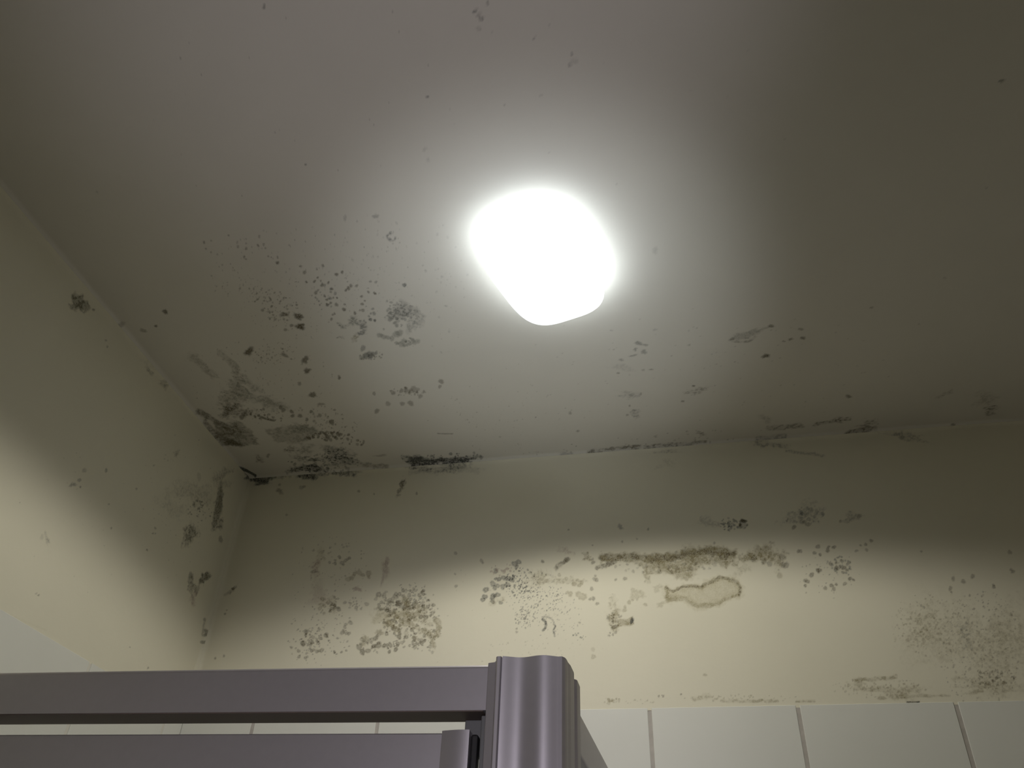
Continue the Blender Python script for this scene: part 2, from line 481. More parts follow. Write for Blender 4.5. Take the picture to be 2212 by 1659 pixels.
ceil.spot(590, 872, 26, 10, .35, 'e', 22, .7, .6, 0, .5)
ceil.spot(545, 835, 22, 12, .35, 'v', 25, .7, .6, 0, .5)
ceil.stroke([(558, 898), (575, 905), (594, 908)], 3, .75, 'b', .6, .2)
ceil.cluster(575, 896, 46, 10, 50, 1, 3.4, .3, .65, 'b', 10)
ceil.dots([(612, 886), (630, 889), (632, 898), (648, 898), (663, 906), (672, 889), (691, 897), (716, 912), (606, 880), (523, 900), (530, 893)], 5, .6, 'b')
ceil.cluster(680, 900, 45, 25, 40, 1, 3, .25, .5, 'b')
ceil.area([(464, 913), (510, 911), (546, 931), (559, 959), (519, 963), (480, 959), (468, 934)], .6, 'e', 6, .35)
ceil.spot(502, 957, 24, 6, .85, 'b', 3, .6, .5)
ceil.spot(505, 930, 22, 10, .5, 'b', 10, .9, .6, 0, .6)
ceil.spot(480, 945, 14, 16, .45, 'b', 20, .9, .6, 0, .5)
ceil.stroke([(428, 886), (446, 898), (466, 910), (490, 924)], 7, .6, 'b', .7, .4)
ceil.stroke([(442, 908), (455, 926), (468, 944)], 6, .55, 'b', .7, .4)
ceil.area([(575, 932), (610, 922), (655, 915), (688, 925), (676, 945), (640, 958), (600, 952)], .48, 'e', 9, .35)
ceil.spot(660, 928, 24, 11, .4, 'v', 5, .7, .6, 0, .4)
ceil.cluster(698, 943, 36, 9, 55, 1.4, 5, .4, .75, 'b', -8)
ceil.cluster(757, 950, 28, 10, 26, 1.2, 4, .4, .7, 'b', 10)
ceil.cluster(725, 915, 60, 20, 40, .9, 2.4, .3, .6, 'b')
ceil.spot(627, 971, 15, 6, .5, 'b', 8, .8, .5, 0, .5); ceil.spot(660, 971, 24, 9, .42, 'e', -5, .8, .5, 0, .5)
ceil.spot(561, 992, 13, 6, .45, 'b', 15, .8, .5, 0, .5); ceil.dots([(580, 982), (578, 986)], 4, .45, 'b')
ceil.spot(727, 986, 40, 14, .75, 'k', 5, .8, .6, 0, .55); ceil.spot(715, 970, 20, 8, .4, 'g', 0, .8, .6, 0, .5)
ceil.spot(755, 990, 24, 10, .5, 'g', 10, .8, .6, 0, .5)
ceil.spot(676, 993, 12, 4, .8, 'k', -5, .6, .5, 0, .3); ceil.spot(650, 990, 16, 8, .5, 'v', 0, .8, .6, 0, .5)
ceil.spot(664, 1012, 28, 11, .85, 'k', -3, .8, .5, 0, .5)
ceil.stroke([(700, 1004), (760, 1002), (800, 1001)], 3, .4, 'g', .6, .5)
ceil.stroke([(785, 1007), (815, 1006), (836, 1006)], 4, .42, 'b', .8, .5)
ceil.spot(823, 984, 12, 3, .35, 'b', 0, .6, .5)
ceil.spot(909, 998, 28, 13, .95, 'k', 3, .75, .5, 0, .35); ceil.spot(902, 992, 26, 7, .6, 'k', 8, .8, .5, 0, .4)
ceil.spot(972, 996, 52, 7, .95, 'k', -2, .7, .5, 0, .35); ceil.spot(1000, 992, 40, 6, .7, 'k', -2, .8, .5, 0, .5)
ceil.stroke([(870, 987), (890, 990), (930, 994)], 5, .5, 'g', .9, .6)
ceil.dots([(1024, 978), (1030, 985), (1040, 988), (1036, 996)], 4, .45, 'g')
ceil.cluster(960, 990, 80, 10, 60, 1.2, 4, .4, .8, 'k', -2)
ceil.cluster(700, 1000, 70, 18, 70, 1.2, 4, .35, .7, 'k', -2)
ceil.stroke([(513, 1006), (532, 1016), (552, 1027)], 3.4, .95, 'k', .3, 0)
ceil.stroke([(945, 936), (960, 937), (978, 937)], 1.6, .45, 'b', .4, .2)
# ---- ceiling: right of the lamp and along the edge with the back wall
for x, y, rx, ry, a, t, g in [(1379, 741, 8, 5, .5, 'g', 0), (1394, 745, 6, 3, .45, 'g', 0), (1372, 755, 4, 3.5, .5, 'g', 0), (1391, 760, 7, 4.5, .45, 'g', 0),
                              (1368, 768, 9, 2.5, .4, 'g', -10), (1342, 777, 4.5, 4, .4, 'g', 0), (1335, 806, 3, 2.5, .5, 'b', 0), (1406, 798, 5, 2, .5, 'b', 0),
                              (1389, 799, 4, 2, .3, 'b', 0), (1415, 712, 5, 3, .2, 'g', 0), (1489, 745, 3, 2.5, .4, 'b', 0), (1581, 732, 6, 3.5, .6, 'b', -25),
                              (1666, 704, 6, 4, .65, 'b', 0), (1654, 769, 8, 5, .85, 'b', -10), (1734, 730, 5, 4, .65, 'b', 0), (1707, 733, 5, 3, .6, 'b', 0),
                              (1730, 711, 6, 3.5, .45, 'b', 0), (1693, 737, 3, 2, .5, 'b', 0), (1498, 834, 4, 1.8, .7, 'b', 0), (1475, 867, 3, 2.5, .6, 'b', 0),
                              (1833, 856, 6, 4, .65, 'b', 0), (1882, 664, 4, 2.5, .45, 'b', 0), (1488, 714, 3, 2, .2, 'g', 0), (1415, 540, 7, 8, .18, 'g', 0), (1320, 714, 3, 2, .3, 'g', 0)]:
    ceil.spot(x, y, rx, ry, a, t, g, .45, .5)
ceil.spot(1612, 723, 30, 10, .42, 'v', -18, .4, .4, 0, .3)
ceil.stroke([(1584, 737), (1600, 739), (1618, 737), (1632, 727)], 3, .4, 'b', .7, .6)
ceil.stroke([(1637, 715), (1650, 708), (1664, 705)], 2.5, .3, 'b', .6, .5)
ceil.spot(1360, 853, 26, 6, .32, 'g', 5, .8, .6, 0, .6); ceil.spot(1372, 893, 13, 7, .38, 'g', 15, .8, .6, 0, .6); ceil.dots([(1355, 896), (1360, 876), (1384, 851)], 2.6, .5, 'b')
ceil.spot(1504, 845, 24, 6, .36, 'b', -5, .9, .6, 0, .7); ceil.spot(1345, 794, 24, 7, .14, 'g', 0, .8, .6, 0, .6)
ceil.stroke([(1212, 980), (1235, 978)], 4, .3, 'g', .8, .5)
ceil.stroke([(1270, 975), (1300, 971), (1345, 967), (1385, 964)], 4, .6, 'b', .8, .6)
ceil.stroke([(1395, 968), (1430, 964), (1475, 961)], 6, .6, 'b', .9, .6); ceil.stroke([(1475, 962), (1500, 955), (1525, 953)], 2.6, .5, 'b', .6, .4)
ceil.stroke([(1640, 948), (1670, 945), (1695, 943)], 6, .4, 'g', .9, .6)
ceil.stroke([(1660, 924), (1700, 922), (1730, 918)], 6, .5, 'b', .9, .6); ceil.spot(1656, 906, 12, 8, .25, 'v', 0, .8, .6, 0, .5)
ceil.spot(1799, 910, 32, 6, .65, 'b', -6, .9, .6, 0, .6); ceil.stroke([(1825, 936), (1855, 928), (1890, 924)], 5, .7, 'b', .9, .5)
ceil.spot(1875, 915, 20, 8, .45, 'b', -10, .9, .6, 0, .6)
ceil.stroke([(1915, 935), (1960, 932), (1995, 930)], 6, .55, 'b', .9, .6); ceil.stroke([(2000, 934), (2025, 930), (2060, 916)], 4, .55, 'b', .9, .6)
ceil.spot(2140, 885, 18, 7, .5, 'b', -10, .9, .6, 0, .7); ceil.spot(2130, 860, 30, 10, .22, 'b', 0, .9, .6, 0, .6); ceil.spot(2040, 851, 18, 5, .3, 'b', -20, .9, .6, 0, .6)
ceil.spot(1514, 937, 10, 6, .4, 'b', 0, .9, .5, 0, .6); ceil.dots([(1416, 943), (1232, 892), (1248, 931), (1150, 991), (1160, 990)], 3, .4, 'b')
ceil.spot(1150, 990, 14, 5, .3, 'b', 0, .8, .5, 0, .5)
ceil.cluster(1450, 960, 300, 22, 110, .9, 2.4, .2, .45, 'b', -5)
ceil.cluster(1500, 800, 400, 120, 170, .8, 1.8, .12, .32, 'b')
ceil.cluster(1080, 900, 140, 70, 90, .8, 2, .12, .34, 'b')
# ---- ceiling: far from the corner
for x, y, rx, ry, a in [(1026, 24, 6, 6, .6), (1040, 41, 6, 4, .5), (1034, 33, 5, 6, .3), (1033, 62, 6, 4, .28), (1053, 7, 3.5, 3, .65), (1154, 81, 3.4, 3, .5),
                        (1235, 118, 5, 4, .38), (1232, 140, 5, 4, .38), (1241, 132, 8, 6, .16), (923, 209, 3.5, 3.5, .6), (570, 15, 3.5, 3.5, .6), (2163, 175, 6, 3.5, .65),
                        (660, 355, 2.4, 2, .5), (390, 127, 2.4, 2, .45), (1168, 205, 4, 2, .2), (918, 322, 6, 4, .16), (925, 345, 4, 6, .16), (210, 415, 2.5, 2.5, .35),
                        (1061, 69, 2, 2, .35), (1186, 56, 2, 3, .25), (2130, 405, 3, 2, .3), (2040, 600, 4, 3, .25), (1985, 700, 3, 2, .3)]:
    ceil.spot(x, y, rx, ry, a, 'g' if y < 420 else 'b', rng.uniform(-30, 30), .5, .5)
ceil.cluster(960, 620, 45, 140, 60, 1.2, 3.4, .08, .2, 'g')
ceil.cluster(1000, 250, 900, 220, 140, .7, 1.5, .12, .35, 'g')

# ---- left wall
left.spot(172, 655, 16, 23, .8, 'e', -12, .6, .3, 0, .3); left.spot(202, 669, 3.4, 3, .6, 'e'); left.dots([(232, 749), (229, 735), (333, 783)], 3.2, .45, 'e')
left.spot(325, 804, 10, 5, .42, 'e', 50, .7, .5, 0, .4); left.spot(353, 829, 12, 7, .48, 'e', 30, .8, .5, 0, .5); left.spot(384, 842, 7, 4, .35, 'e', 40)
left.spot(345, 800, 30, 12, .18, 'e', 50, .8, .7, 0, .4)
left.spot(534, 1027, 9, 9, .75, 'k', 30, .6, .4); left.spot(472, 1090, 10, 40, .72, 'e', 6, .45, .35, 0, .3); left.spot(476, 1085, 6, 28, .5, 'e', 6, .5, .5); left.spot(471, 1132, 11, 19, .6, 'e', 4, .6, .4, 0, .5); left.spot(477, 1165, 5, 8, .5, 'e')
left.spot(483, 1022, 18, 12, .36, 'e', -20, .9, .6, 0, .5); left.spot(478, 1042, 14, 16, .28, 'e', 0, .9, .6, 0, .5)
left.spot(411, 1153, 15, 25, .6, 'e', -8, .6, .4, 0, .55); left.spot(414, 1150, 6, 14, .5, 'e', 0, .8, .6, 0, .4)
left.cluster(428, 1091, 10, 10, 14, 2, 4, .45, .7, 'e', edge=True); left.cluster(430, 1105, 24, 24, 36, 1, 2.4, .3, .6, 'e')
left.spot(424, 1066, 36, 30, .28, 'e', 0, .8, .7, 0, .5); left.spot(375, 1099, 27, 22, .2, 'v', 0, .8, .7, 0, .5)
left.spot(381, 980, 4, 11, .42, 'e', 15, .8, .5, 0, .4); left.spot(430, 1030, 5, 10, .2, 'e')
left.spot(442, 1248, 9, 15, .8, 'e', 15, .6, .35, 0, .3); left.spot(447, 1243, 5, 10, .5, 'e', 15); left.spot(414, 1263, 9, 20, .6, 'e', 5, .7, .4, 0, .4); left.spot(412, 1243, 5, 8, .5, 'e')
left.spot(418, 1292, 9, 13, .42, 'p', 10, .8, .5, 0, .5); left.spot(426, 1275, 6, 8, .4, 'e', 0, .8)
left.dots([(442, 1338), (443, 1361), (445, 1366), (444, 1372), (437, 1387), (448, 1391), (441, 1372)], 4, .6, 'e'); left.stroke([(442, 1340), (439, 1360), (437, 1372)], 2.5, .45, 'e')
left.spot(446, 1402, 5, 8, .42, 'e'); left.spot(449, 1420, 9, 14, .3, 'e', 0, .8, .6, 0, .5)
left.spot(101, 1165, 5, 9, .4, 'g', -10, .7, .5, 0, .4); left.spot(90, 1160, 4, 7, .15, 'g'); left.spot(156, 1047, 7, 5, .5, 'g', -30, .7, .5); left.spot(171, 1037, 5, 4, .42, 'g'); left.spot(182, 1016, 6, 5, .3, 'g'); left.spot(229, 1016, 3, 5, .55, 'v')
left.dots([(235, 1089), (240, 1141), (336, 1141), (318, 1188), (331, 1152), (78, 1282), (83, 1286), (332, 1006), (295, 1056), (173, 1052), (320, 1443), (281, 1398), (190, 1430), (42, 1086), (130, 1420)], 2.2, .5, 'e')
left.cluster(400, 1080, 70, 130, 80, .8, 1.8, .15, .4, 'e'); left.cluster(250, 1100, 200, 200, 60, .7, 1.5, .12, .3, 'e')
left.stroke([(20, 1328), (60, 1345), (100, 1362)], 2.5, .08, 'y', .6, .3)

# ---- back wall: under the ceiling edge
back.spot(562, 1037, 18, 6, .85, 'k', 2, .6, .35, 0, .2); back.stroke([(548, 1030), (560, 1032), (585, 1034)], 4, .8, 'k', .5, .2)
back.stroke([(585, 1034), (605, 1029), (620, 1026)], 4, .55, 'v', .8, .5); back.stroke([(590, 1032), (640, 1027), (700, 1022)], 6, .35, 'v', .9, .5)
back.spot(663, 1026, 26, 9, .85, 'k', -3, .6, .4, 0, .3); back.spot(742, 1020, 36, 8, .65, 'k', -4, .7, .4, 0, .4); back.spot(700, 1022, 30, 7, .5, 'g', -4, .8, .5, 0, .4)
back.spot(908, 1012, 24, 6, .65, 'k', 0, .9, .6, 0, .5); back.spot(980, 1008, 46, 9, .55, 'k', -2, .9, .6, 0, .5); back.spot(915, 1018, 22, 7, .2, 'g', 0, .9, .8); back.spot(990, 1012, 40, 8, .2, 'g', 0, .9, .8)
back.spot(867, 1052, 7, 16, .65, 'b', 25, .8, .5, 0, .5); back.dots([(874, 1042), (860, 1062), (870, 1048)], 4, .4, 'b')
back.spot(605, 1061, 7, 6, .5, 'b', 0, .6, .5); back.spot(651, 1053, 6, 4, .35, 'v'); back.dots([(657, 1051), (808, 1067), (775, 1061), (604, 1047), (619, 1112), (900, 1066), (678, 1188)], 2.8, .45, 'b')
back.spot(500, 1276, 12, 5, .5, 'b', -48, .8, .5, 0, .4); back.spot(503, 1272, 4, 3, .6, 'b'); back.dots([(484, 1417), (465, 1422), (490, 1318), (486, 1326)], 2.4, .5, 'b')
back.spot(564, 1041, 22, 6, .8, 'k', 0, .6, .4, 0, .15)
back.spot(1662, 960, 30, 8, .4, 'g', 5, .9, .6, 0, .6); back.stroke([(1700, 975), (1750, 980), (1778, 985)], 4, .3, 'g', .9, .6); back.spot(1958, 943, 44, 8, .4, 'g', 5, .9, .6, 0, .6)
back.spot(1440, 976, 22, 4, .3, 'b', 0, .9, .6, 0, .6); back.spot(1440, 1003, 24, 8, .12, 'b', 0, .9, .6, 0, .6)
# ---- back wall: left colony
back.dots([(735, 1205), (746, 1211), (751, 1208), (724, 1210), (724, 1217), (712, 1215), (739, 1216), (755, 1205), (742, 1220), (733, 1203)], 4, .55, 'b', .3)
back.spot(693, 1200, 12, 12, .32, 'o', 0, .8, .6, 0, .5); back.spot(682, 1227, 11, 15, .42, 'p', 25, .8, .5, 0, .5); back.spot(678, 1235, 8, 4, .35, 'b')
back.dots([(699, 1190), (714, 1182), (724, 1175), (739, 1177), (749, 1180), (754, 1192), (710, 1195), (676, 1190), (742, 1182)], 3.2, .35, 'b', .3)
back.dots([(759, 1249), (766, 1239), (776, 1237), (784, 1242), (796, 1239), (752, 1251), (763, 1245), (797, 1247)], 5.5, .48, 'o', .3)
back.spot(833, 1226, 10, 17, .38, 'p', 15, .8, .6, 0, .3); back.spot(827, 1248, 4, 14, .35, 'p', 12, .8, .6); back.stroke([(836, 1206), (834, 1222)], 4, .3, 'p')
back.spot(771, 1272, 8, 5, .6, 'p', 10, .6, .5, .3); back.spot(690, 1284, 26, 22, .2, 'p', 0, .8, .7)
back.cluster(722, 1306, 12, 18, 16, 2, 6, .45, .7, 'b', ring=.4); back.spot(720, 1303, 10, 15, .35, 'o', 0, .8, .5, .4, .4)
back.cluster(704, 1312, 14, 18, 14, 2, 6, .4, .6, 'o', ring=.3); back.cluster(765, 1304, 11, 14, 12, 2, 5, .4, .6, 'b', ring=.3)
back.dots([(771, 1317), (780, 1315), (745, 1302), (792, 1305)], 4, .45, 'b', .3)
back.dots([(743, 1364), (749, 1368), (754, 1369), (740, 1367), (745, 1355), (747, 1349), (757, 1345)], 4.5, .55, 'b', .3)
back.cluster(672, 1386, 36, 24, 46, 1.6, 5, .4, .7, 'b', -15, ring=.4); back.cluster(690, 1390, 62, 42, 90, 1, 3, .35, .75, 'b', ring=.2); back.cluster(690, 1340, 60, 30, 50, .9, 2.4, .3, .6, 'b')
back.dots([(651, 1389), (655, 1393), (673, 1406), (695, 1405), (660, 1421), (646, 1419), (704, 1373), (706, 1370), (685, 1384), (692, 1379)], 4.2, .65, 'b', .4)
back.cluster(720, 1250, 80, 90, 120, .8, 2, .25, .5, 'b')
back.spot(833, 1336, 22, 22, .36, 'y', 0, .8, .6, 0, .4); back.spot(830, 1322, 18, 12, .35, 'o', 0, .8, .5, .3, .5)
back.cluster(835, 1300, 24, 22, 34, 2, 7, .4, .65, 'b', ring=.45)
back.cluster(888, 1335, 54, 58, 150, 1.5, 5.5, .45, .8, 'b', ring=.45); back.cluster(888, 1335, 62, 66, 120, 1, 2.4, .4, .75, 'b')
back.cluster(895, 1345, 58, 44, 60, 2, 5, .4, .75, 'b', 30, ring=.4, edge=True); back.cluster(890, 1335, 40, 40, 30, 5, 11, .25, .5, 'o', ring=.4)
back.spot(903, 1334, 20, 17, .4, 'o', 20, .8, .5, .4, .5); back.spot(933, 1380, 9, 18, .6, 'o', -10, .7, .4, .3, .4); back.spot(870, 1325, 16, 12, .35, 'y', 0, .8, .6, .3, .4)
back.stroke([(860, 1306), (872, 1313), (890, 1311), (897, 1305)], 5, .55, 'b', .7, .4); back.stroke([(838, 1343), (848, 1355), (862, 1362)], 6, .5, 'o', .7, .4)
back.stroke([(943, 1340), (948, 1355), (946, 1372)], 7, .5, 'o', .7, .4); back.stroke([(895, 1384), (902, 1391), (909, 1388)], 2.8, .6, 'b', .5, .2)
back.spot(788, 1384, 10, 9, .5, 'o', 0, .7, .4, .3, .4); back.stroke([(783, 1380), (794, 1388), (812, 1379), (822, 1366)], 5, .5, 'b', .8, .5); back.spot(820, 1366, 7, 7, .45, 'o', 0, .7, .4, .3)
back.dots([(843, 1394), (860, 1391), (855, 1403), (841, 1408), (808, 1396), (795, 1406), (783, 1408), (776, 1398), (830, 1395), (818, 1394), (862, 1376), (877, 1376), (895, 1378), (911, 1389)], 6, .7, 'b', .3)
back.cluster(815, 1396, 42, 12, 26, 1.4, 4, .4, .7, 'b', ring=.3)
back.dots([(928, 1405), (934, 1409), (929, 1397), (985, 1266), (983, 1240), (1040, 1211), (1043, 1216), (914, 1301), (928, 1306), (984, 1195)], 3.4, .45, 'b', .3)
back.cluster(900, 1290, 24, 30, 26, 1.4, 4, .3, .55, 'v', ring=.4)
back.cluster(1000, 1330, 90, 120, 40, .7, 1.6, .15, .4, 'o')
# ---- back wall: middle colony
z = [(165, 350), (175, 385), (150, 375), (225, 350), (205, 345), (115, 405), (110, 440), (160, 435), (200, 390), (245, 355), (225, 380), (280, 265), (260, 275),
     (165, 310), (150, 465), (182, 352), (160, 395), (175, 430), (150, 440), (190, 470), (100, 455), (270, 290)]
back.dots([(1000 + x / 2.328, 1100 + y / 2.328) for x, y in z], 5.4, .72, 'k', .35)
back.cluster(1085, 1228, 24, 12, 20, 1.5, 4, .3, .55, 'p', -20); back.spot(1072, 1297, 14, 10, .32, 'o', 0, .8, .5, .3, .5)
back.cluster(1125, 1262, 34, 30, 150, .9, 2.6, .5, .85, 'k'); back.cluster(1150, 1285, 60, 45, 170, .8, 2, .35, .75, 'k')
back.cluster(1175, 1306, 60, 34, 120, .8, 1.8, .25, .6, 'k'); back.cluster(1134, 1336, 20, 18, 80, .8, 2.2, .35, .75, 'k'); back.cluster(1195, 1335, 60, 36, 80, .8, 1.8, .2, .5, 'k')
back.stroke([(1173, 1362), (1178, 1357), (1180, 1350), (1178, 1343), (1172, 1337)], 3, .8, 'k', .5, .3); back.stroke([(1198, 1374), (1195, 1362), (1199, 1352), (1194, 1340), (1184, 1333), (1176, 1333)], 2.2, .6, 'k', .6, .5)
back.spot(1165, 1251, 32, 12, .4, 'o', -8, .9, .6, 0, .5); back.spot(1232, 1256, 26, 10, .46, 'o', 12, .9, .5, .2, .5); back.dots([(1223, 1250), (1240, 1262), (1252, 1264), (1256, 1258), (1208, 1242), (1225, 1280), (1232, 1283)], 5, .5, 'o', .3)
back.stroke([(1203, 1228), (1213, 1217), (1227, 1208)], 6, .6, 'b', .7, .4); back.spot(1224, 1209, 7, 6, .5, 'b'); back.spot(1222, 1190, 14, 7, .3, 'p', 0, .9, .6, 0, .5)
back.spot(1268, 1203, 11, 8, .65, 'o', 0, .7, .4, .2, .4); back.dots([(1281, 1215), (1280, 1208), (1172, 1213)], 4, .5, 'b')
back.spot(1255, 1287, 12, 9, .46, 'o', 0, .5, .3, .4); back.dots([(1286, 1244), (1284, 1251), (1289, 1253), (1290, 1304), (1275, 1294), (1282, 1293), (1330, 1252), (1350, 1250), (1278, 1272)], 4, .5, 'b')
back.cluster(1250, 1375, 14, 8, 14, 1.2, 3.4, .4, .7, 'v'); back.dots([(1116, 1365), (1116, 1358), (1252, 1345)], 3, .45, 'b')
# brown band
BND = [(1298, 1206), (1326, 1203), (1365, 1202), (1408, 1208), (1451, 1204), (1494, 1195), (1537, 1189), (1582, 1197)]
back.area([(1296, 1200), (1330, 1195), (1380, 1196), (1420, 1197), (1460, 1196), (1490, 1187), (1540, 1182), (1588, 1190), (1590, 1212), (1570, 1224), (1540, 1215), (1510, 1222), (1500, 1240), (1480, 1250), (1440, 1240), (1400, 1240), (1385, 1222), (1350, 1212), (1300, 1212)], .45, 'o', 7, .45)
back.stroke(BND, 11, .62, 'o', .9, .5, 160); back.stroke(BND, 7, .5, 'b', 1.0, .6, 190)
back.stroke([(1290, 1226), (1308, 1221), (1330, 1212)], 6, .65, 'b', .8, .4)
back.spot(1500, 1205, 34, 18, .55, 'o', -10, .9, .5, 0, .5); back.spot(1440, 1222, 45, 16, .4, 'o', 5, .9, .5, 0, .5); back.spot(1472, 1240, 34, 11, .32, 'o', 5, .9, .5, 0, .5); back.spot(1397, 1246, 8, 14, .42, 'o', 10, .8, .5, 0, .5)
back.spot(1568, 1206, 20, 18, .5, 'o', 0, .9, .5, 0, .5); back.cluster(1460, 1215, 130, 20, 90, 2, 6, .2, .5, 'b', -3, ring=.3)
back.spot(1644, 1198, 30, 22, .68, 'o', 10, .7, .5, 0, .4); back.spot(1646, 1186, 16, 9, .4, 'o', 0, .7, .5, 0, .4); back.spot(1683, 1207, 18, 15, .5, 'o', 20, .8, .5, 0, .5); back.dots([(1692, 1220), (1698, 1221), (1662, 1218), (1690, 1204), (1650, 1212), (1628, 1206)], 6, .5, 'b', .2)
back.spot(1612, 1204, 11, 9, .45, 'o', 0, .8, .5, 0, .4); back.spot(1606, 1230, 14, 12, .25, 'o', 0, .9, .6, 0, .5); back.spot(1684, 1243, 6, 8, .35, 'o')
# tide ring
RNG = [(1438, 1270), (1455, 1277), (1475, 1268), (1494, 1265), (1515, 1268), (1524, 1260), (1540, 1258), (1554, 1247), (1572, 1250), (1590, 1256), (1600, 1270), (1595, 1285), (1570, 1292), (1555, 1303), (1530, 1307), (1508, 1311), (1488, 1300), (1480, 1292), (1455, 1292), (1442, 1298)]
back.area(RNG, .3, 'y', 5, .15); back.stroke(RNG + RNG[:1], 5, .5, 'o', .9, .35); back.stroke(RNG + RNG[:1], 10, .2, 'y', .9, .35); back.stroke(RNG[4:12], 3, .5, 'b', 1.0, .5); back.stroke(RNG[:5], 3, .5, 'b', 1.0, .5); back.spot(1446, 1290, 12, 8, .45, 'o', 0, .8, .5, 0, .4)
back.spot(1428, 1305, 8, 6, .3, 'o', 0, .8, .5); back.spot(1420, 1270, 9, 7, .3, 'o', 0, .8, .5, .3)
back.spot(1376, 1284, 13, 14, .4, 'o', 10, .6, .4, .45, .3); back.dots([(1359, 1301), (1350, 1311), (1366, 1296), (1349, 1318), (1394, 1306)], 4.4, .45, 'o', .2)
back.spot(1323, 1304, 14, 13, .36, 'o', 0, .8, .5, .3, .6); back.spot(1325, 1340, 17, 18, .55, 'o', 10, .8, .45, 0, .5); back.cluster(1326, 1338, 15, 14, 26, 1.4, 4, .35, .65, 'b')
back.area([(1338, 1336), (1352, 1338), (1368, 1332), (1370, 1350), (1352, 1353), (1334, 1356)], .68, 'o', 4, .3); back.spot(1365, 1341, 4, 8, .85, 'k', 10); back.spot(1328, 1354, 10, 4, .6, 'b', -20); back.dots([(1318, 1367), (1324, 1371), (1330, 1366), (1316, 1373)], 3.4, .5, 'b')
back.spot(1282, 1418, 6, 4.5, .45, 'o', 0, .6, .4, .4); back.spot(1281, 1403, 5, 5, .2, 'o'); back.spot(1523, 1458, 5, 3, .4, 'o')
# right of the band
z = [(100, 165), (120, 165), (270, 125), (365, 125), (355, 155), (410, 130), (240, 180), (290, 195), (380, 275), (430, 265), (480, 250), (540, 265), (430, 310), (490, 350), (525, 330),
     (270, 335), (285, 330), (215, 372), (160, 420), (160, 465), (430, 455), (390, 465), (335, 487), (410, 495), (505, 450), (550, 405), (580, 415), (440, 320), (470, 300), (500, 310), (180, 430)]
back.dots([(1700 + x / 4.047, 1150 + y / 4.047) for x, y in z], 4.4, .62, 'b', .15)
back.cluster(1812, 1222, 24, 20, 34, 1.4, 4.4, .35, .6, 'g'); back.cluster(1790, 1240, 60, 50, 50, .9, 2.2, .25, .5, 'b')
back.dots([(1859, 1178), (1870, 1176), (1882, 1168), (1872, 1188), (1850, 1190), (1990, 1191)], 3.4, .45, 'b')
back.spot(1529, 1127, 20, 13, .3, 'g', 0, .8, .6, .3, .6); back.cluster(1575, 1133, 18, 13, 40, 1.5, 4, .35, .65, 'g'); back.cluster(1606, 1133, 9, 9, 18, 2, 4.5, .5, .75, 'b', edge=True); back.spot(1606, 1133, 10, 9, .3, 'g')
back.cluster(1740, 1112, 40, 18, 60, 1.5, 5, .2, .45, 'g', ring=.3); back.spot(1740, 1110, 44, 20, .22, 'g', 0, .8, .6, 0, .7); back.spot(1840, 1117, 22, 8, .42, 'g', -5, .9, .5, .2, .5); back.dots([(1856, 1115), (1815, 1126), (1700, 1125), (1745, 1133), (1737, 1128), (1715, 1139)], 4.4, .5, 'b')
back.spot(1340, 1138, 7, 5, .5, 'g', 0, .7, .5); back.dots([(1376, 1164), (1344, 1170), (1228, 1144), (1543, 1173), (1280, 1178), (1400, 1143)], 2.8, .45, 'b')
# right haze
back.dots([(2059, 1250), (2081, 1256), (2146, 1264), (2184, 1231), (2053, 1271), (2101, 1245), (2147, 1268), (2181, 1193), (2055, 1279), (2188, 1235), (1990, 1308), (1996, 1312)], 4.4, .52, 'b')
back.cluster(1995, 1360, 40, 34, 130, 1.5, 4, .2, .45, 'o', ring=.2); back.cluster(2000, 1350, 70, 60, 190, .9, 2.6, .2, .45, 'o'); back.spot(2000, 1358, 50, 40, .16, 'o', 0, .9, .8, 0, .6)
back.cluster(2120, 1400, 80, 110, 520, .9, 2.8, .2, .5, 'b'); back.spot(2120, 1390, 95, 110, .22, 'o', 0, .9, .9, 0, .6); back.spot(2085, 1368, 16, 24, .3, 'v', 0, .9, .6, 0, .6); back.spot(2180, 1390, 50, 80, .25, 'o', 0, .9, .9, 0, .6)
back.cluster(2150, 1465, 40, 20, 70, 1.4, 4, .35, .65, 'b'); back.spot(2150, 1482, 60, 16, .36, 'o', 0, .9, .7, 0, .6); back.spot(2110, 1494, 20, 6, .4, 'o', 0, .9, .6, 0, .5)
# above the tiles
back.stroke([(1848, 1470), (1870, 1469), (1900, 1466), (1935, 1460)], 5, .5, 'o', .9, .6); back.spot(1858, 1474, 14, 7, .45, 'o', 0, .9, .5, 0, .5); back.spot(1870, 1488, 30, 8, .36, 'o', 5, .9, .6, 0, .6)
back.spot(1935, 1494, 64, 10, .44, 'o', 5, .9, .6, 0, .5); back.spot(1985, 1503, 44, 6, .46, 'o', 0, .9, .6, 0, .4); back.cluster(1900, 1485, 90, 20, 110, .9, 3, .2, .5, 'o'); back.spot(1905, 1508, 12, 4, .45, 'o')
back.stroke([(1500, 1508), (1530, 1505)], 7, .34, 'o', .9, .6); back.stroke([(1560, 1514), (1610, 1515), (1680, 1515)], 4, .42, 'o', .9, .6); back.cluster(1600, 1508, 110, 8, 60, .9, 2.6, .25, .5, 'o')
back.cluster(1322, 1514, 24, 5, 26, 1.4, 4, .3, .5, 'o', ring=.4); back.dots([(1423, 1504), (1430, 1502), (1433, 1504), (1471, 1500)], 2.4, .6, 'b'); back.cluster(1380, 1516, 30, 4, 16, 1, 2.6, .25, .45, 'o')
back.stroke([(1720, 1516), (1760, 1515)], 3, .45, 'o', .8, .5); back.stroke([(1960, 1517), (1985, 1517)], 2.6, .9, 'k', .5, .2)
back.cluster(1180, 1400, 120, 20, 40, .8, 2, .15, .35, 'o')

